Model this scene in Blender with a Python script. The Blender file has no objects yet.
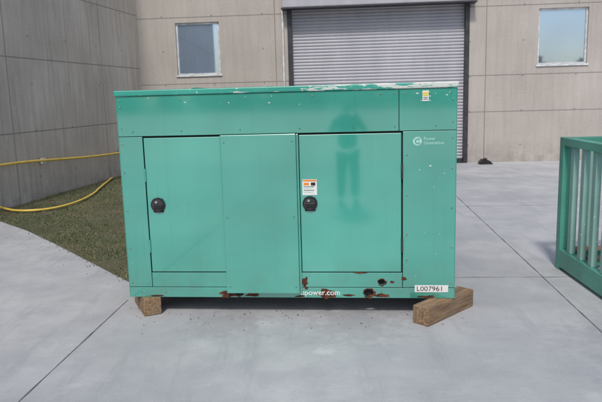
import bpy, bmesh, math, random
from mathutils import Vector, Matrix, noise
random.seed(7)
sc=bpy.context.scene
sc.view_settings.view_transform='Standard'; sc.view_settings.look='None'; sc.view_settings.exposure=0
R=math.radians
# ---------------- materials
def newmat(n):
    m=bpy.data.materials.new(n); m.use_nodes=True
    return m, m.node_tree, m.node_tree.nodes['Principled BSDF']
def nd(t,typ,**k):
    n=t.nodes.new(typ)
    for a,b in k.items(): setattr(n,a,b)
    return n
def coords(t,scale=(1,1,1),kind='Object',rot=0):
    c=nd(t,'ShaderNodeTexCoord'); m=nd(t,'ShaderNodeMapping'); m.inputs['Scale'].default_value=scale
    m.inputs['Rotation'].default_value=(0,0,rot)
    t.links.new(c.outputs[kind],m.inputs['Vector']); return m.outputs['Vector']
def nz(t,vec,scale,detail=3,rough=.6):
    n=nd(t,'ShaderNodeTexNoise'); n.inputs['Scale'].default_value=scale; n.inputs['Detail'].default_value=detail
    n.inputs['Roughness'].default_value=rough
    if vec is not None: t.links.new(vec,n.inputs['Vector'])
    return n.outputs['Fac']
def rmp(t,fac,a,b,c0=(0,0,0,1),c1=(1,1,1,1)):
    r=nd(t,'ShaderNodeValToRGB'); r.color_ramp.elements[0].position=a; r.color_ramp.elements[1].position=b
    r.color_ramp.elements[0].color=c0; r.color_ramp.elements[1].color=c1
    t.links.new(fac,r.inputs['Fac']); return r.outputs['Color']
def mix(t,fac,a,b,mode='MIX'):
    m=nd(t,'ShaderNodeMixRGB',blend_type=mode)
    for i,v in zip(('Fac','Color1','Color2'),(fac,a,b)):
        if isinstance(v,(int,float)): m.inputs[i].default_value=v
        elif isinstance(v,tuple): m.inputs[i].default_value=v if len(v)==4 else v+(1,)
        else: t.links.new(v,m.inputs[i])
    return m.outputs['Color']
def mth(t,op,a,b=0.0,c=None):
    m=nd(t,'ShaderNodeMath',operation=op)
    for i,v in enumerate((a,b,c)):
        if v is None: continue
        if isinstance(v,(int,float)): m.inputs[i].default_value=v
        else: t.links.new(v,m.inputs[i])
    return m.outputs[0]
def bump(t,p,h,s=.2,d=.01):
    b=nd(t,'ShaderNodeBump'); b.inputs['Strength'].default_value=s; b.inputs['Distance'].default_value=d
    t.links.new(h,b.inputs['Height']); t.links.new(b.outputs['Normal'],p.inputs['Normal'])
def sep(t,vec):
    s=nd(t,'ShaderNodeSeparateXYZ'); t.links.new(vec,s.inputs[0]); return s.outputs
def simple(n,col,rough=.6,metal=0,var=.25,scale=8):
    m,t,p=newmat(n); v=coords(t); f=nz(t,v,scale,2)
    c=mix(t,rmp(t,f,.3,.7),tuple(x*(1-var) for x in col),tuple(min(1,x*(1+var)) for x in col))
    t.links.new(c,p.inputs['Base Color']); p.inputs['Roughness'].default_value=rough; p.inputs['Metallic'].default_value=metal
    return m
GREEN=(.024,.285,.215)
def green(n,chips=.80,fade=.3,rough=.3,worn=False,coat=1.0,base=GREEN,wave=.22,dirt=.35):
    m,t,p=newmat(n); v=coords(t)
    f=nz(t,v,1.1,2)
    c=mix(t,rmp(t,f,.35,.7),base,tuple(min(1,x*(1+fade)+.04*fade) for x in base))
    d=nz(t,coords(t,(14,14,.8)),1.6,3)
    c=mix(t,mth(t,'MULTIPLY',rmp(t,d,.56,.8),.2),c,(.03,.15,.12))
    s=sep(t,v); mr=nd(t,'ShaderNodeMapRange'); t.links.new(s[2],mr.inputs[0]); mr.inputs[1].default_value=.35; mr.inputs[2].default_value=0
    mr.inputs[3].default_value=0; mr.inputs[4].default_value=dirt
    g2=nz(t,v,6,5,.7)
    c=mix(t,mth(t,'MULTIPLY',mr.outputs[0],rmp(t,g2,.4,.65)),c,(.07,.12,.09))
    ch=nz(t,v,45,1,.5)
    mask=rmp(t,ch,chips,chips+.02)
    if worn:
        big=nz(t,coords(t,(2.2,3,14)),2.2,5,.7)
        ramp=nd(t,'ShaderNodeMapRange'); t.links.new(s[0],ramp.inputs[0])
        ramp.inputs[1].default_value=.5; ramp.inputs[2].default_value=2.2; ramp.inputs[3].default_value=-.06; ramp.inputs[4].default_value=.12
        w=mth(t,'ADD',big,ramp.outputs[0])
        mask=mix(t,1.0,mask,rmp(t,w,.57,.60),'LIGHTEN')
    c=mix(t,mask,c,(.58,.60,.56))
    t.links.new(c,p.inputs['Base Color'])
    p.inputs['Roughness'].default_value=rough
    p.inputs['Coat Weight'].default_value=coat; p.inputs['Coat Roughness'].default_value=.06; p.inputs['Coat IOR'].default_value=2.2
    h=nz(t,coords(t,(1,1,.6)),1.7,0)
    bump(t,p,h,wave,.012)
    return m
M_green=green('green_paint'); M_door=green('green_paint_door',chips=.82,rough=.28,base=(.027,.305,.230))
M_cap=green('green_paint_worn',chips=.74,worn=True,rough=.45,coat=.2,dirt=0)
M_post=green('green_paint_chipped',chips=.765)
M_dark=simple('dark_interior',(.012,.014,.014),.8)
M_black=simple('black_plastic',(.012,.012,.013),.35)
M_steel=simple('zinc_bolt',(.30,.34,.32),.4,.7)
M_chrome=simple('latch_metal',(.6,.6,.6),.25,1.0,.05)
M_gbolt=simple('green_bolt',(.03,.27,.19),.4)
def rustmat():
    m,t,p=newmat('rust'); v=coords(t); f=nz(t,v,30,5)
    c=mix(t,rmp(t,f,.4,.65),(.035,.010,.006),(.16,.045,.018)); t.links.new(c,p.inputs['Base Color'])
    p.inputs['Roughness'].default_value=.9; bump(t,p,f,.4,.005); return m
M_rust=rustmat()
M_label=simple('white_label',(.72,.72,.70),.5,0,.06)
M_orange=simple('orange_label',(.75,.25,.03),.5,0,.05)
M_yel=simple('yellow_label',(.7,.55,.1),.5,0,.05)
M_ink=simple('black_ink',(.015,.015,.015),.6)
M_wtxt=simple('white_ink',(.66,.72,.69),.5,0,.2,60)
M_ftxt=simple('faded_ink',(.36,.60,.53),.5,0,.25,60)
def concrete_ground():
    m,t,p=newmat('concrete_pavement'); v=coords(t)
    big=nz(t,v,.5,4,.62); mid=nz(t,v,2.6,6,.68); fine=nz(t,v,70,2,.6)
    c=mix(t,rmp(t,big,.38,.62),(.35,.362,.38),(.475,.483,.492))
    c=mix(t,mth(t,'MULTIPLY',rmp(t,mid,.46,.62),.42),c,(.30,.31,.33))
    c=mix(t,mth(t,'MULTIPLY',rmp(t,mid,.32,.42,(1,1,1,1),(0,0,0,1)),.4),c,(.56,.565,.57))
    c=mix(t,mth(t,'MULTIPLY',rmp(t,fine,.35,.7),.22),c,(.56,.56,.56))
    c=mix(t,mth(t,'MULTIPLY',rmp(t,fine,.66,.72),.55),c,(.17,.17,.17))
    st=nz(t,coords(t,(1.4,.16,1),rot=.25),3.5,5,.7)
    c=mix(t,mth(t,'MULTIPLY',rmp(t,st,.53,.70),.38),c,(.25,.26,.28))
    br=nz(t,coords(t,(1.2,70,1),rot=.08),2,2)
    c=mix(t,mth(t,'MULTIPLY',rmp(t,br,.5,.75),.12),c,(.25,.25,.26))
    # dark dirt freckles, several sizes
    fk=nz(t,v,16,4,.75)
    c=mix(t,mth(t,'MULTIPLY',rmp(t,fk,.66,.70),.45),c,(.20,.20,.20))
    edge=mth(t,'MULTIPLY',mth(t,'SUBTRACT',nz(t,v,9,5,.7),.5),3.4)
    for (x,y,rad,col,stg) in ((.13,3.95,.08,(.60,.60,.58),.5),(2.3,3.8,.7,(.28,.29,.32),.45),(.4,4.5,.5,(.28,.28,.29),.5),(-.6,4.5,.4,(.28,.28,.29),.5)):  # the bluish patch by the rack is shade painted into the concrete colour
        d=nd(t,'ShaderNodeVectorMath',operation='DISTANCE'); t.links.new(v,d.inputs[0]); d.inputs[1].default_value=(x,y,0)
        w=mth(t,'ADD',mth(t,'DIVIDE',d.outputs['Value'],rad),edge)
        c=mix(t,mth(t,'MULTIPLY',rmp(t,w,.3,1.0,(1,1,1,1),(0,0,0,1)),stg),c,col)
    t.links.new(c,p.inputs['Base Color']); p.inputs['Roughness'].default_value=.7
    bump(t,p,mth(t,'ADD',mth(t,'ADD',fine,br),mth(t,'MULTIPLY',mid,2)),.35,.004)
    return m
M_conc=concrete_ground()
def wallmat(n,c0,c1,seamz,seamx,streak=.4):
    m,t,p=newmat(n); v=coords(t); s=sep(t,v)
    big=nz(t,v,.6,4,.6); fine=nz(t,v,25,2,.6)
    c=mix(t,rmp(t,big,.35,.68),c0,c1)
    ver=nz(t,coords(t,(5,5,.35)),2.0,5,.65)
    c=mix(t,mth(t,'MULTIPLY',rmp(t,ver,.42,.75),streak),c,tuple(x*.5 for x in c0))
    c=mix(t,mth(t,'MULTIPLY',rmp(t,fine,.4,.7),.15),c,tuple(min(.9,x*1.35) for x in c1))
    mr=nd(t,'ShaderNodeMapRange'); t.links.new(s[2],mr.inputs[0]); mr.inputs[1].default_value=.55; mr.inputs[2].default_value=0; mr.inputs[3].default_value=0; mr.inputs[4].default_value=.7
    c=mix(t,mth(t,'MULTIPLY',mr.outputs[0],rmp(t,nz(t,v,3,4,.7),.35,.65)),c,tuple(x*.5 for x in c0))
    seams=None
    def line(coord,pos,w=.011):
        return mth(t,'LESS_THAN',mth(t,'ABSOLUTE',mth(t,'SUBTRACT',coord,pos)),w)
    for z in seamz:
        l=line(s[2],z); seams=l if seams is None else mth(t,'MAXIMUM',seams,l)
    for x in seamx:
        l=line(s[0],x); seams=l if seams is None else mth(t,'MAXIMUM',seams,l)
    ax=mth(t,'SUBTRACT',mth(t,'FRACT',mth(t,'DIVIDE',s[0],1.22)),.5); az=mth(t,'SUBTRACT',mth(t,'FRACT',mth(t,'DIVIDE',s[2],.81)),.5)
    dd=mth(t,'ADD',mth(t,'POWER',mth(t,'MULTIPLY',ax,1.22),2.0),mth(t,'POWER',mth(t,'MULTIPLY',az,.81),2.0))
    tie=mth(t,'LESS_THAN',dd,.0005)
    c=mix(t,mth(t,'MULTIPLY',tie,.5),c,tuple(x*.3 for x in c0))
    c=mix(t,mth(t,'MULTIPLY',seams,.6),c,tuple(x*.35 for x in c0))
    t.links.new(c,p.inputs['Base Color']); p.inputs['Roughness'].default_value=.85
    h=mth(t,'SUBTRACT',mth(t,'MULTIPLY',fine,.3),seams); bump(t,p,h,.5,.015)
    return m
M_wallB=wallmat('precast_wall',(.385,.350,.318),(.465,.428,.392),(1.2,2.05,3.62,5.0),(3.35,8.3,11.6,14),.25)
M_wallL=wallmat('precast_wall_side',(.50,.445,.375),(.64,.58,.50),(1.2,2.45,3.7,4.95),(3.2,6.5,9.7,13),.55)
def door_mat():
    m,t,p=newmat('roller_door_paint'); v=coords(t); f=nz(t,coords(t,(2,2,.5)),1.5,4)
    c=mix(t,rmp(t,f,.3,.7),(.36,.36,.40),(.43,.43,.47)); t.links.new(c,p.inputs['Base Color'])
    p.inputs['Roughness'].default_value=.5; return m
M_roll=door_mat()
M_frame=simple('window_frame',(.6,.61,.62),.4,.2)
M_darksteel=simple('dark_steel',(.05,.05,.055),.5,.4)
def glassm():
    m,t,p=newmat('window_glass'); v=coords(t); f=nz(t,v,.8,1)
    c=mix(t,f,(.36,.46,.60),(.48,.60,.74)); t.links.new(c,p.inputs['Base Color'])
    p.inputs['Metallic'].default_value=.8
    p.inputs['Roughness'].default_value=.03; bump(t,p,f,.05,.02); return m
M_glass=glassm()
def grassm():
    m,t,p=newmat('grass_soil'); v=coords(t); f=nz(t,v,1.2,5,.7); g=nz(t,v,14,4,.7)
    c=mix(t,rmp(t,f,.4,.62),(.075,.085,.04),(.18,.15,.095)); c=mix(t,rmp(t,g,.35,.7),c,(.065,.07,.035))
    t.links.new(c,p.inputs['Base Color']); p.inputs['Roughness'].default_value=.95; bump(t,p,g,.8,.03); return m
M_grass=grassm()
def blades():
    m,t,p=newmat('grass_blades'); v=coords(t); f=nz(t,v,1.1,4,.7); g=nz(t,v,40,1)
    c=mix(t,rmp(t,f,.4,.62),(.105,.135,.05),(.24,.20,.11)); c=mix(t,rmp(t,g,.45,.7),c,(.11,.145,.055))
    t.links.new(c,p.inputs['Base Color']); p.inputs['Roughness'].default_value=.8; return m
M_blade=blades()
def wood():
    m,t,p=newmat('weathered_timber'); f=nz(t,coords(t,(2,30,30)),1.6,5,.7); g=nz(t,coords(t),5,3)
    c=mix(t,rmp(t,f,.35,.68),(.12,.066,.034),(.38,.25,.14)); c=mix(t,mth(t,'MULTIPLY',rmp(t,g,.45,.7),.5),c,(.20,.155,.12))
    t.links.new(c,p.inputs['Base Color']); p.inputs['Roughness'].default_value=.85; bump(t,p,f,.6,.008); return m
M_wood=wood()
M_yhose=simple('yellow_pipe_paint',(.78,.55,.10),.45,0,.12)
M_tree=simple('tree_leaves',(.05,.075,.025),.8,0,.5,.6)
M_ground=simple('far_ground',(.16,.16,.13),.95,0,.3,.1)
M_reflector=simple('reflector_pale',(.60,.59,.55),.95,0,.12,2)  # pale tone for the added ground that the glossy paint mirrors
# ---------------- mesh helpers
def link(o,parent=None):
    sc.collection.objects.link(o)
    if parent: o.parent=parent
    return o
def mesh_obj(n,bm,mat,parent=None,smooth=False):
    me=bpy.data.meshes.new(n); bm.to_mesh(me); bm.free()
    if mat: me.materials.append(mat)
    if smooth:
        for f in me.polygons: f.use_smooth=True
    return link(bpy.data.objects.new(n,me),parent)
def addbox(bm,x0,x1,y0,y1,z0,z1,bev=0):
    r=bmesh.ops.create_cube(bm,size=1)
    for v in r['verts']:
        v.co=Vector(((x0+x1)/2+v.co.x*(x1-x0),(y0+y1)/2+v.co.y*(y1-y0),(z0+z1)/2+v.co.z*(z1-z0)))
    if bev:
        es={e for v in r['verts'] for e in v.link_edges}
        bmesh.ops.bevel(bm,geom=list(es),offset=bev,segments=2,affect='EDGES',profile=.5)
def box(n,x0,x1,y0,y1,z0,z1,mat,parent=None,bev=0):
    bm=bmesh.new(); addbox(bm,x0,x1,y0,y1,z0,z1,bev); return mesh_obj(n,bm,mat,parent)
def empty(n,loc=(0,0,0),rz=0):
    e=bpy.data.objects.new(n,None); e.location=loc; e.rotation_euler=(0,0,rz); return link(e)
def poly(n,pts,z,mat,parent=None):
    bm=bmesh.new(); vs=[bm.verts.new((x,y,z)) for x,y in pts]; f=bm.faces.new(vs)
    bm.normal_update()
    if f.normal.z<0: f.normal_flip()
    return mesh_obj(n,bm,mat,parent)
def cyl(n,c,r,h,axis,mat,parent=None,seg=24,bev=0,smooth=False):
    bm=bmesh.new(); bmesh.ops.create_cone(bm,cap_ends=True,segments=seg,radius1=r,radius2=r,depth=h)
    if bev: bmesh.ops.bevel(bm,geom=[e for e in bm.edges if abs(e.verts[0].co.z-e.verts[1].co.z)<1e-6],offset=bev,segments=2,affect='EDGES')
    if axis=='y': bmesh.ops.rotate(bm,cent=(0,0,0),matrix=Matrix.Rotation(R(90),3,'X'),verts=bm.verts)
    if axis=='x': bmesh.ops.rotate(bm,cent=(0,0,0),matrix=Matrix.Rotation(R(90),3,'Y'),verts=bm.verts)
    bmesh.ops.translate(bm,vec=c,verts=bm.verts); return mesh_obj(n,bm,mat,parent)
def tube(n,pts,r,mat,parent=None):
    cu=bpy.data.curves.new(n,'CURVE'); cu.dimensions='3D'; cu.bevel_depth=r; cu.bevel_resolution=4
    s=cu.splines.new('NURBS'); s.points.add(len(pts)-1); s.use_endpoint_u=True; s.order_u=3
    for i,q in enumerate(pts): s.points[i].co=(*q,1)
    cu.resolution_u=8; cu.materials.append(mat)
    return link(bpy.data.objects.new(n,cu),parent)
def text(n,body,x,z,y,size,mat,parent,bold=0,sx=1.0,align='LEFT'):
    cu=bpy.data.curves.new(n,'FONT'); cu.body=body; cu.size=size; cu.offset=bold; cu.align_x=align
    o=bpy.data.objects.new(n,cu); link(o)
    bpy.context.view_layer.update()
    me=bpy.data.meshes.new_from_object(o.evaluated_get(bpy.context.evaluated_depsgraph_get()))
    bpy.data.objects.remove(o)
    me.materials.clear(); me.materials.append(mat)
    o=bpy.data.objects.new(n,me); o.location=(x,y,z); o.rotation_euler=(R(90),0,0); o.scale=(sx,1,1)
    return link(o,parent)
# ---------------- ground
poly('ground',[(-600,-600),(600,-600),(600,600),(-600,600)],-.012,M_ground)
poly('reflector_ground',[(-60,-60),(70,-60),(70,-7.0),(-60,-7.0)],-.006,M_reflector)  # unseen bright ground, added so the photographer's reflection stands out on the doors
SA=R(-4.5)
ex=Vector((math.cos(SA),math.sin(SA))); ey=Vector((-math.sin(SA),math.cos(SA)))
pav=poly('pavement',[(-16,-7),(30,-7),(30,15.2),(-16,18)],0,M_conc)
J=Vector((-1.51,5.15))
bm=bmesh.new()
def strip(p,q,w=.0045):
    # slightly ragged saw cut, broken into short lengths of varying width
    d=(q-p); Ln=d.length; d.normalize(); n_=Vector((-d.y,d.x)); N=max(2,int(Ln/.12)); prev=None
    for i in range(N+1):
        s=p+d*(Ln*i/N); wa=w*(.45+.75*abs(noise.noise(Vector((s.x*5,s.y*5,1)))*2)); of=n_*noise.noise(Vector((s.x*2,s.y*2,7)))*.004
        cur=(bm.verts.new((*(s+of-n_*wa),.004)),bm.verts.new((*(s+of+n_*wa),.004)))
        if prev: bm.faces.new((prev[0],cur[0],cur[1],prev[1]))
        prev=cur
def P(a,b): return J+ex*a+ey*b
for a in (-3.66,0,3.66,7.32,10.98):
    strip(P(a,-12),P(a,.0)); strip(P(a,.02),P(a,9.9)) if a>0 else None
for b in (-9.9,-6.8,-3.05,.62,4.3,7.3):
    if b<0: strip(P(-8,b),P(14,b))
    else: strip(P(1.2,b),P(14,b))
bmesh.ops.recalc_face_normals(bm,faces=bm.faces)
j=mesh_obj('saw_cut_joints',bm,simple('joint_dirt',(.16,.16,.165),.95,0,.5,6)); j.parent=pav
# grass
corner=Vector((-3.85,15.6))
gp=[(-1.655,5.69),(-.9,6.2),(-.7,9),(-.3,15.25),(-3.9,15.55),(-5.35,9.95),(-5.2,9.85),(-4.45,9.0),(-3.7,8.22),(-3.0,7.38),(-2.3,6.50)]
gr=poly('grass',gp,.006,M_grass)
bm=bmesh.new()
def inside(x,y):
    c=False; n=len(gp)
    for i in range(n):
        x1,y1=gp[i];x2,y2=gp[(i+1)%n]
        if (y1>y)!=(y2>y) and x<(x2-x1)*(y-y1)/(y2-y1)+x1: c=not c
    return c
k=0
while k<42000:
    x=random.uniform(-5.4,-.9); y=random.uniform(5.5,15.6)
    if not inside(x+random.gauss(0,.04),y+random.gauss(0,.04)): continue
    k+=1
    d=noise.noise(Vector((x*1.2,y*1.2,0)))
    if d<-.12 and random.random()<.55: continue
    h=random.uniform(.012,.045)*(1+.5*d); a=random.uniform(0,6.28); w=random.uniform(.003,.007)
    dx,dy=math.cos(a)*w,math.sin(a)*w; lx,ly=random.gauss(0,.02),random.gauss(0,.02)
    vs=[bm.verts.new(q) for q in ((x-dx,y-dy,.006),(x+dx,y+dy,.006),(x+lx,y+ly,h))]; bm.faces.new(vs)
b=mesh_obj('grass_blades',bm,M_blade); b.parent=gr
bm=bmesh.new()
for i in range(260):
    if i<110:
        t_=random.random(); x=-1.4+t_*2.6+random.gauss(0,.1); y=4.75-t_*.25+random.gauss(0,.14)
    elif i<190:
        t_=random.random(); x=-4.4+t_*2.75+random.gauss(0,.12)-.1; y=8.9-t_*3.2+random.gauss(0,.12)-.1
    else: x=random.uniform(-3,4); y=random.uniform(3.2,12)
    s=random.uniform(.003,.010); a=random.uniform(0,6.28)
    pts=[(x+math.cos(a+q)*s*random.uniform(.5,1),y+math.sin(a+q)*s*random.uniform(.5,1),.003+random.uniform(.001,.006)) for q in (0,1.6,3.1,4.6)]
    bm.faces.new([bm.verts.new(q) for q in pts])
mesh_obj('leaf_litter',bm,simple('dry_leaf',(.13,.09,.05),.9,0,.6,3))
# ---------------- building
bld=empty('warehouse_building',(corner.x,corner.y,0),SA)
def wall(n,x0,x1,z1,ops,mat,parent,depth=.2):
    xs=sorted({x0,x1,*[o[0] for o in ops],*[o[1] for o in ops]}); zs=sorted({0,z1,*[o[2] for o in ops],*[o[3] for o in ops]})
    bm=bmesh.new()
    def q(*p): bm.faces.new([bm.verts.new(v) for v in p])
    for i in range(len(xs)-1):
        for k in range(len(zs)-1):
            cx=(xs[i]+xs[i+1])/2; cz=(zs[k]+zs[k+1])/2
            if any(o[0]<cx<o[1] and o[2]<cz<o[3] for o in ops): continue
            q((xs[i],0,zs[k]),(xs[i+1],0,zs[k]),(xs[i+1],0,zs[k+1]),(xs[i],0,zs[k+1]))
    for a,b_,c,d in ops:
        D=depth
        q((a,0,c),(a,D,c),(a,D,d),(a,0,d)); q((b_,0,c),(b_,0,d),(b_,D,d),(b_,D,c))
        q((a,0,d),(a,D,d),(b_,D,d),(b_,0,d)); 
        if c>0: q((a,0,c),(b_,0,c),(b_,D,c),(a,D,c))
    q((x0,0,z1),(x1,0,z1),(x1,.4,z1),(x0,.4,z1)); q((x1,0,0),(x1,.4,0),(x1,.4,z1),(x1,0,z1))
    bmesh.ops.remove_doubles(bm,verts=bm.verts,dist=1e-4)
    return mesh_obj(n,bm,mat,parent)
WL=(.93,2.00,2.26,3.50); WR=(9.48,10.60,2.26,3.53); DR=(3.68,7.88,0,3.70)
wall('back_wall',0,17,6.5,[WL,WR,DR],M_wallB,bld)
lw=wall('side_wall',0,15,6.5,[],M_wallL,bld)
ang=R(80.5)-SA
L=15
dirv=Vector((math.cos(R(80.5)),math.sin(R(80.5))))
lw.rotation_euler=(0,0,ang)
ld=Vector((math.cos(ang),math.sin(ang)))
lw.location=(-ld.x*L,-ld.y*L,0)
for i,(a,b_,c,d) in enumerate((WL,WR)):
    bm=bmesh.new(); w=.045
    addbox(bm,a,b_,.05,.11,d-w,d); addbox(bm,a,b_,.05,.11,c,c+w)
    addbox(bm,a,a+w,.052,.108,c+w,d-w); addbox(bm,b_-w,b_,.052,.108,c+w,d-w)
    mesh_obj('window_frame',bm,M_frame,bld)
    box('window_sill',a-.03,b_+.03,-.03,.05,c-.04,c,M_frame,bld,.004)
    box('window_glass',a+w,b_-w,.075,.085,c+w,d-w,M_glass,bld)
    box('window_backing',a,b_,.19,.2,c,d,M_dark,bld)
bm=bmesh.new(); pitch=.075; z=0; prof=[]
while z<3.72:
    prof+= [(.10,z),(.085,z+.012),(.078,z+.03),(.078,z+.045),(.085,z+.063)]; z+=pitch
prev=None
for y,z in prof:
    cur=(bm.verts.new((DR[0],y+.04,z)),bm.verts.new((DR[1],y+.04,z)))
    if prev: bm.faces.new((prev[0],prev[1],cur[1],cur[0]))
    prev=cur
mesh_obj('roller_door_curtain',bm,M_roll,bld)
box('door_backing',DR[0],DR[1],.19,.2,0,3.7,M_dark,bld)
box('door_guide_left',DR[0]-.03,DR[0]+.07,-.03,.10,0,3.7,M_darksteel,bld,.004)
box('door_guide_right',DR[1]-.07,DR[1]+.03,-.03,.10,0,3.7,M_darksteel,bld,.004)
box('door_bottom_bar',DR[0]+.075,DR[1]-.075,.07,.11,0.01,.09,M_darksteel,bld,.004)
box('door_hood',DR[0]-.12,DR[1]+.12,-.32,-.002,3.72,4.2,M_roll,bld,.02)
box('door_hood_lip',DR[0]-.14,DR[1]+.14,-.34,-.004,3.69,3.718,M_darksteel,bld,.003)
box('conduit',DR[0]-.16,DR[0]-.12,-.05,-.005,0,3.69,M_frame,bld,.005)
box('door_threshold',DR[0],DR[1],-.12,.2,.002,.02,M_darksteel,bld)
gp_e=empty('yellow_pipe',(0,0,0))
def wp(t_,off,z):
    p=corner-dirv*t_; n_=Vector((dirv.y,-dirv.x)); q=p+n_*off; return (q.x,q.y,z)
tube('pipe_run',[wp(.6,.12,.52),wp(2.5,.12,.56),wp(4.5,.12,.68),wp(5.6,.12,.75),wp(9,.12,.80)],.022,M_yhose,gp_e)
for t_ in (1.5,4.6,7.5):
    q=wp(t_,.06,.6+(.08 if t_>3 else -.03)); c_=box('pipe_bracket',-.02,.02,-.07,.045,-.05,.05,M_frame,gp_e,.004); c_.location=q; c_.rotation_euler=(0,0,R(-10))
hs=empty('yellow_hose',(0,0,0))
tube('hose_run',[(-6.0,10.0,.03),(-5.25,10.1,.16),(-4.75,9.75,.06),(-4.35,9.5,.045),(-3.9,9.65,.045),(-3.72,10.3,.045),(-3.75,11.2,.045),(-3.9,12.0,.045),(-4.1,13.5,.045)],.018,M_yhose,hs)
ck=empty('rubber_wheel_chock',(4.35,14.55,0),SA)
bm=bmesh.new()
pr=[(-.16,0),(.16,0),(.10,.07),(.02,.11),(-.08,.12),(-.14,.06)]
fv=[bm.verts.new((x,-.1,z)) for x,z in pr]; bv=[bm.verts.new((x,.1,z)) for x,z in pr]
bm.faces.new(fv); bm.faces.new(bv[::-1])
for i in range(6): bm.faces.new((fv[i],bv[i],bv[(i+1)%6],fv[(i+1)%6]))
bmesh.ops.recalc_face_normals(bm,faces=bm.faces)
mesh_obj('wedge',bm,M_black,ck); box('handle',-.03,.03,-.11,.11,.121,.135,M_darksteel,ck,.004)
# ---------------- generator
W,H,D=2.55,1.625,1.05; GZ=.14
gx,gy=-1.389,4.80
GA=math.atan2(4.545-4.80,1.149+1.389)
g=empty('generator_enclosure',(gx,gy,GZ),GA)
T=.012
box('core',.03,W-.03,.03,D-.03,.02,H-.05,M_dark,g)
def pan(n,x0,x1,z0,z1,mat=M_green,y=0,th=T,bev=.003): return box(n,x0,x1,y,y+th,z0,z1,mat,g,bev)
DT=1.272;DB=.21
pan('header_panel',.004,2.13,DT+.006,H-.045)
pan('header_panel_right',2.134,W-.004,DT+.006,H-.045,M_post)
pan('post_left',.004,.19,.085,DT+.002)
pan('post_right',2.16,W-.004,.085,DT+.002,M_post)
sk=pan('skirt',.004,W-.004,.0,.081,M_post)
sk2=pan('skirt_upper',.194,2.156,.085,DB-.008,M_green)
pan('door_left',.20,.80,DB,DT-.008,M_door,-.006,.014,.004)
pan('door_right',1.392,2.148,DB,DT-.008,M_door,-.006,.014,.004)
for (a,b_) in ((.2,.8),(1.392,2.148)):
    box('door_recess',a-.006,b_+.006,.013,.016,DB-.006,DT,M_dark,g)
box('center_panel',.80,1.372,-.042,-.0065,.045,DT+.004,M_green,g,.006)
box('center_flange_right',1.372,1.388,-.018,-.0065,.05,DT,M_green,g,.003)
box('side_left',0,.0035,.002,D,0,H-.045,M_green,g); box('side_left_panel',-.004,-.0005,.08,D-.08,.1,H-.12,M_green,g)
box('side_right',W-.0035,W,.002,D,0,H-.045,M_green,g)
box('back_panel',.004,W-.004,D-.012,D,0,H-.045,M_green,g)
box('roof',-.008,W+.008,-.012,D+.012,H-.043,H,M_cap,g,.008)
box('roof_seam',.6,.62,-.011,D,H+.0005,H+.008,M_cap,g,.002)
for z in (.42,.98):
    cyl('hinge_pin',(2.153,-.012,z),.008,.11,'z',M_darksteel,g)
for z in (.42,.98):
    cyl('hinge_pin',(.197,-.012,z),.007,.10,'z',M_green,g)
bm=bmesh.new()
def boltat(x,z,y=-.001,r=.007):
    rr=bmesh.ops.create_cone(bm,cap_ends=True,segments=10,radius1=r,radius2=r*.7,depth=.006)
    for v in rr['verts']:
        c=v.co.copy(); v.co=Vector((x+c.x,y-.002+(-c.z),z+c.y))
for z in (.12,.4,.7,1.0,1.22,1.34,1.5): boltat(.03,z); boltat(W-.03,z)
for x in (.03,.5,1.0,1.5,2.0,2.1,2.17,2.35,2.5): boltat(x,H-.075)
for z in (.3,.5,.8,1.1): boltat(2.19,z,r=.006)
for x in (.1,.3,2.0): boltat(x,.045)
bmesh.ops.recalc_face_normals(bm,faces=bm.faces)
mesh_obj('bolts',bm,M_steel,g)
bm=bmesh.new()
for x in (.12,.5,.95,1.4,1.8,2.1,2.4): boltat(x,DT+.04,r=.006)
for z in (.1,.65,1.22): boltat(.83,z,-.042,.006); boltat(1.345,z,-.042,.006)
bmesh.ops.recalc_face_normals(bm,faces=bm.faces)
mesh_obj('painted_bolts',bm,M_gbolt,g)
def blob(n,x,z,r,y,mat,rx=1,seed=0,amp=.35):
    bm=bmesh.new(); vs=[]
    for i in range(40):
        a=i/40*6.283; k=1+amp*noise.noise(Vector((math.cos(a)*1.4+seed,math.sin(a)*1.4,seed*3.1)))*1.6+.25*noise.noise(Vector((math.cos(a)*5+seed,math.sin(a)*5,seed)))
        vs.append(bm.verts.new((x+math.cos(a)*r*rx*k,y,z+math.sin(a)*r*k)))
    bm.faces.new(vs)
    return mesh_obj(n,bm,mat,g)
def cut(o,x,z,r,rx=1):
    bm=bmesh.new(); bmesh.ops.create_cone(bm,cap_ends=True,segments=28,radius1=r,radius2=r,depth=.2)
    bmesh.ops.rotate(bm,cent=(0,0,0),matrix=Matrix.Rotation(R(90),3,'X'),verts=bm.verts)
    for v in bm.verts: v.co.x*=rx
    bmesh.ops.translate(bm,vec=(x,0,z),verts=bm.verts)
    c=mesh_obj('cutter',bm,None,g)
    m=o.modifiers.new('b','BOOLEAN'); m.object=c; m.operation='DIFFERENCE'; m.solver='EXACT'
    bpy.context.view_layer.update()
    me=bpy.data.meshes.new_from_object(o.evaluated_get(bpy.context.evaluated_depsgraph_get()))
    o.modifiers.clear(); o.data=me; bpy.data.objects.remove(c)
def ring(x,z,r,r2,seed,rx=1,y=-.0022):
    bm=bmesh.new(); a_=[];b_=[]
    for i in range(32):
        a=i/32*6.283; k=1+.5*noise.noise(Vector((math.cos(a)*1.5+seed,math.sin(a)*1.5,seed)))
        a_.append(bm.verts.new((x+math.cos(a)*r*rx,y,z+math.sin(a)*r))); rr=max(r+.001,r2*k); b_.append(bm.verts.new((x+math.cos(a)*rr*rx,y,z+math.sin(a)*rr)))
    for i in range(32): bm.faces.new((a_[i],a_[(i+1)%32],b_[(i+1)%32],b_[i]))
    mesh_obj('rust_rim',bm,M_rust,g)
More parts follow.
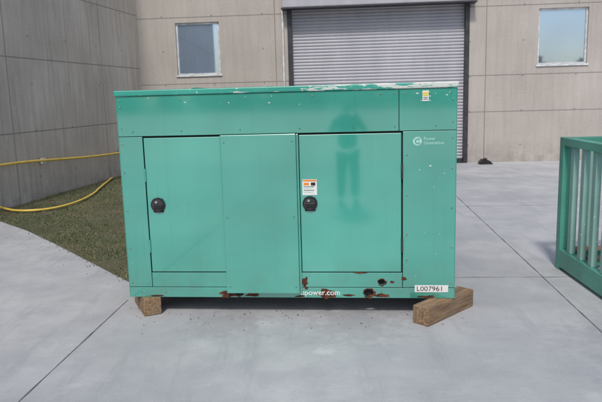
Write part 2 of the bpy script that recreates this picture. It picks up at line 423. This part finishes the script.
for x,z,r,o in ((.885,.04,.026,sk),(1.90,.042,.030,sk),(2.0,.128,.022,sk2)):
    cut(o,x,z,r,1.15); ring(x,z,r,r*1.35,x,1.15)
blob('rust_patch',.80,.03,.026,-.0018,M_rust,2.8,1); blob('rust_patch',1.0,.022,.014,-.0019,M_rust,4,2)
blob('rust_patch',1.412,.13,.040,-.0018,M_rust,.6,3); blob('rust_patch',1.42,.078,.010,-.0018,M_rust,1.6,4)
blob('rust_patch',1.58,.032,.036,-.0016,M_rust,1.7,5); blob('rust_patch',1.98,.02,.013,-.0018,M_rust,5,6)
blob('rust_patch',2.17,.155,.014,-.0018,M_rust,1.5,7); blob('rust_patch',.22,.012,.008,-.0018,M_rust,6,8)
blob('rust_patch',2.35,.014,.009,-.0018,M_rust,7,9); blob('rust_patch',1.84,.205,.007,-.0068,M_rust,6,10)
blob('rust_patch',2.08,.128,.010,-.0018,M_rust,1.8,11); blob('rust_patch',1.75,.022,.009,-.0018,M_rust,5,12)
blob('rust_patch',1.38,.012,.008,-.0018,M_rust,5,13)
def latch(x,z):
    box('latch_plate',x-.040,x+.040,-.012,-.0055,z-.058,z+.05,M_black,g,.003)
    cyl('latch_cup',(x,-.018,z+.002),.056,.014,'y',M_black,g,40,.003)
    cyl('latch_recess',(x,-.0256,z+.002),.044,.001,'y',M_darksteel,g,40)
    box('latch_paddle',x-.030,x+.040,-.036,-.027,z-.026,z+.008,M_black,g,.004)
    cyl('latch_lock',(x-.008,-.030,z+.026),.010,.010,'y',M_chrome,g,16)
latch(.285,.745); latch(1.465,.745)
def lab(n,x0,x1,z0,z1,mat,y): return box(n,x0,x1,y-.0012,y,z0,z1,mat,g)
yy=-.0065
lab('warning_label',1.41,1.52,.81,.93,M_label,yy); lab('warning_header',1.413,1.517,.915,.927,M_orange,yy-.0014)
lab('warning_text_block',1.42,1.46,.885,.905,M_orange,yy-.0014)
for i in range(4): lab('label_line',1.42,1.50-.01*(i%2),.872-i*.014,.876-i*.014,M_ftxt if i%2 else M_ink,yy-.0014)
lab('label_pictogram',1.475,1.508,.883,.906,M_ink,yy-.0014)
lab('small_label',2.30,2.345,H-.135,H-.06,M_label,-.0005); lab('small_label_header',2.303,2.342,H-.098,H-.07,M_yel,-.002)
for i in range(2): lab('small_label_line',2.306,2.338,H-.112-.012*i,H-.108-.012*i,M_ink,-.002)
cyl('emblem',(2.265,-.0012,1.20),.032,.0015,'y',M_ftxt,g,32)
text('emblem_text','C',2.245,1.181,-.0028,.055,M_green,g,.002)
text('panel_text_top','Power',2.31,1.207,-.0008,.032,M_ftxt,g,.0002)
text('panel_text_bottom','Generation',2.31,1.176,-.0008,.032,M_ftxt,g,.0002)
text('url_text','npower.com',1.375,.024,-.0035,.060,M_wtxt,g,.0008,1.0)
lab('serial_label',2.25,2.50,.05,.105,M_label,-.0022)
text('serial_text','L007961',2.262,.06,-.0048,.052,M_ink,g,0,1.12)
for i in range(20):
    x=random.choice((random.uniform(2.2,2.5),random.uniform(.2,2.4))); z=random.choice((random.uniform(.85,1.15),random.uniform(1.48,1.56)))
    if x<2.2 and z<1.4: z=random.uniform(1.5,1.565)
    blob('paint_chip',x,z,random.uniform(.002,.0045),-.0008,M_label,random.uniform(.7,2.2),i)
# ---------------- timbers
def timber(px,py,dx,dy,L_,w=.14,h=.138):
    d=Vector((dx,dy)).normalized(); a=math.atan2(d.y,d.x)
    e=box('timber_block',0,L_,0,w,0,h,M_wood,None,.008); e.location=(px,py,.001); e.rotation_euler=(0,0,a); return e
timber(.905,4.33,.72,.69,.62)
timber(-1.262,4.71,-.42,.90,.40).data.transform(Matrix.Translation((0,-.14,0)))
timber(.95,5.45,1,-.1,.3); timber(-1.2,5.6,1,-.1,.3)
# ---------------- right-hand steel rack
rk=empty('steel_rack',(2.425,5.80,0),R(-91.5))
M_rack=green('rack_paint',chips=.76,rough=.5,coat=.1,base=(.045,.225,.165),fade=.7)
M_slat=green('rack_slat_paint',chips=.74,rough=.6,coat=0,base=(.17,.31,.27),fade=.5)
LR,WR_,HR=2.3,1.15,1.25
bm=bmesh.new(); bm2=bmesh.new()
def rb(*a): addbox(bm,*a,.006)
def rs(*a): addbox(bm2,*a,.006)
for x in (0,LR-.09):
    for y in (0,WR_-.08): rb(x,x+.09,y,y+.08,0,HR)
for y in (0,WR_-.08):
    rb(.09,LR-.09,y+.002,y+.078,HR-.075,HR-.002); rb(.09,LR-.09,y+.002,y+.078,.03,.20)
    n_=10
    for i in range(1,n_):
        x=.04+i*(LR-.08)/n_; rs(x-.035,x+.035,y+.015,y+.065,.20,HR-.075)
for x in (0,LR-.08):
    rb(x+.002,x+.078,.08,WR_-.08,HR-.075,HR-.002); rb(x+.002,x+.078,.08,WR_-.08,.03,.20)
    for i in range(1,5):
        y=.04+i*(WR_-.08)/5; rs(x+.02,x+.06,y-.035,y+.035,.20,HR-.075)
mesh_obj('frame',bm,M_rack,rk); mesh_obj('slats',bm2,M_slat,rk)
bm=bmesh.new()
for i in range(6): addbox(bm,.1+i*.36,.2+i*.36,.085,WR_-.085,.205,.23,.003)
mesh_obj('deck_boards',bm,M_wood,rk)
# ---------------- photographer
def skin(n,verts,edges,mat,parent,sub=2,root=0):
    me=bpy.data.meshes.new(n); me.from_pydata([v[0] for v in verts],edges,[]); o=bpy.data.objects.new(n,me); link(o,parent)
    m=o.modifiers.new('s','SKIN'); m.use_smooth_shade=True
    for i,v in enumerate(verts):
        r=v[1]; me.skin_vertices[0].data[i].radius=(r,r) if not isinstance(r,tuple) else r
    me.skin_vertices[0].data[root].use_root=True
    s=o.modifiers.new('ss','SUBSURF'); s.levels=sub; s.render_levels=sub
    me.materials.append(mat); return o
M_jkt=simple('dark_jacket',(.02,.022,.03),.9); M_jean=simple('jeans',(.025,.033,.06),.9); M_skin=simple('skin',(.45,.27,.2),.5,0,.05); M_hair=simple('hair',(.03,.02,.015),.8)
ph=empty('photographer',(-.26,-.36,0),R(-14)); ph.scale=(.94,.94,.94)
skin('jacket',[((0,0,.90),(.18,.12)),((0,0,1.10),(.165,.12)),((0,0,1.34),(.18,.115)),((0,0,1.44),(.08,.07)),((0,0,1.50),(.055,.055)),
 ((-.18,0,1.37),.075),((-.29,.05,1.17),.058),((-.10,.20,1.50),.038),((.18,0,1.37),.075),((.29,.05,1.17),.058),((.10,.20,1.50),.038)],
 [(0,1),(1,2),(2,3),(3,4),(2,5),(5,6),(6,7),(2,8),(8,9),(9,10)],M_jkt,ph)
skin('jeans',[((0,0,.95),(.17,.12)),((-.09,0,.84),.11),((-.11,.01,.48),.08),((-.12,-.02,.10),.06),((.09,0,.84),.11),((.11,.01,.48),.08),((.12,-.02,.10),.06)],
 [(0,1),(1,2),(2,3),(0,4),(4,5),(5,6)],M_jean,ph)
for s in (-1,1): skin('shoe',[((s*.12,-.05,.05),.045),((s*.125,.08,.04),.045),((s*.13,.17,.032),.032)],[(0,1),(1,2)],M_black,ph)
bm=bmesh.new(); bmesh.ops.create_uvsphere(bm,u_segments=24,v_segments=16,radius=1)
for v in bm.verts: v.co=Vector((v.co.x*.075,v.co.y*.095,1.62+v.co.z*.118))
bmesh.ops.create_cone(bm,cap_ends=True,segments=8,radius1=.016,radius2=.006,depth=.04,matrix=Matrix.Translation((0,.097,1.60)))
for s in (-1,1): bmesh.ops.create_uvsphere(bm,u_segments=8,v_segments=6,radius=.025,matrix=Matrix.Translation((s*.076,-.005,1.61)))
mesh_obj('head',bm,M_skin,ph,True)
bm=bmesh.new(); bmesh.ops.create_uvsphere(bm,u_segments=24,v_segments=16,radius=1)
for v in bm.verts: v.co=Vector((v.co.x*.083,v.co.y*.1-.014,1.65+v.co.z*.105))
mesh_obj('hair',bm,M_hair,ph,True)
for s in (-1,1):
    vs=[((s*.10,.20,1.51),.025),((s*.085,.215,1.56),.028)]; ed=[(0,1)]
    for i in range(4):
        b0=len(vs); vs+= [((s*(.075-.004*i),.235,1.60+.018*i-.02),.010),((s*(.045),.262,1.605+.018*i-.02),.009),((s*.02,.262,1.605+.018*i-.02),.008)]
        ed+=[(1,b0),(b0,b0+1),(b0+1,b0+2)]
    b0=len(vs); vs+=[((s*.065,.18,1.575),.011),((s*.04,.175,1.59),.010)]; ed+=[(1,b0),(b0,b0+1)]
    skin('hand',vs,ed,M_skin,ph,1)
box('handheld_camera',-.07,.07,.19,.25,1.585,1.68,M_black,ph,.01)
# ---------------- treeline behind the viewpoint
bm=bmesh.new()
for i in range(70):
    cx=-75+i*2.2+random.uniform(-1,1); cy=-66+random.uniform(-4,4); hh=random.uniform(3,7.5); rw=random.uniform(2,3.5)
    for k in range(90):
        th=random.uniform(0,6.28); u=random.random(); rr=rw*math.sqrt(random.random())*(1-abs(u-.45)*.9)
        c=Vector((cx+math.cos(th)*rr,cy+math.sin(th)*rr,.6+u*hh)); s=random.uniform(.3,.7)
        n_=Vector((random.gauss(0,1),random.gauss(0,1),random.gauss(0,1))).normalized(); t1=n_.orthogonal().normalized()*s; t2=n_.cross(t1)
        bm.faces.new([bm.verts.new(c+a) for a in (t1,t2,-t1,-t2)])
    addbox(bm,cx-.15,cx+.15,cy-.15,cy+.15,0,hh*.6)
mesh_obj('distant_treeline',bm,M_tree)
# ---------------- light
tosun=Vector((-.12,-.62,.76)).normalized()
el=math.asin(tosun.z); az=math.atan2(tosun.x,tosun.y)
w=bpy.data.worlds.new('World'); sc.world=w; w.use_nodes=True; t=w.node_tree
sky=t.nodes.new('ShaderNodeTexSky'); sky.sky_type='NISHITA'; sky.sun_disc=False; sky.sun_elevation=el; sky.sun_rotation=az
sky.air_density=1.0; sky.dust_density=2.0; sky.ozone_density=1.0
bg=t.nodes['Background']; t.links.new(sky.outputs[0],bg.inputs[0]); bg.inputs[1].default_value=.135
sl=bpy.data.lights.new('sun','SUN'); sl.energy=2.3; sl.angle=R(7); sl.color=(1,.95,.88)
so=link(bpy.data.objects.new('sun',sl)); so.rotation_euler=(-tosun).to_track_quat('-Z','Y').to_euler(); so.location=(-5,-8,12)
# ---------------- camera
cd=bpy.data.cameras.new('camera'); cd.lens=37.26; cd.sensor_width=36; cd.clip_end=2000; cd.clip_start=.05
co=link(bpy.data.objects.new('camera',cd))
M=Matrix.Rotation(R(90-9.57),4,'X')@Matrix.Rotation(R(-1.55),4,'Z')
co.matrix_world=Matrix.Translation((0,0,1.69))@M
sc.camera=co
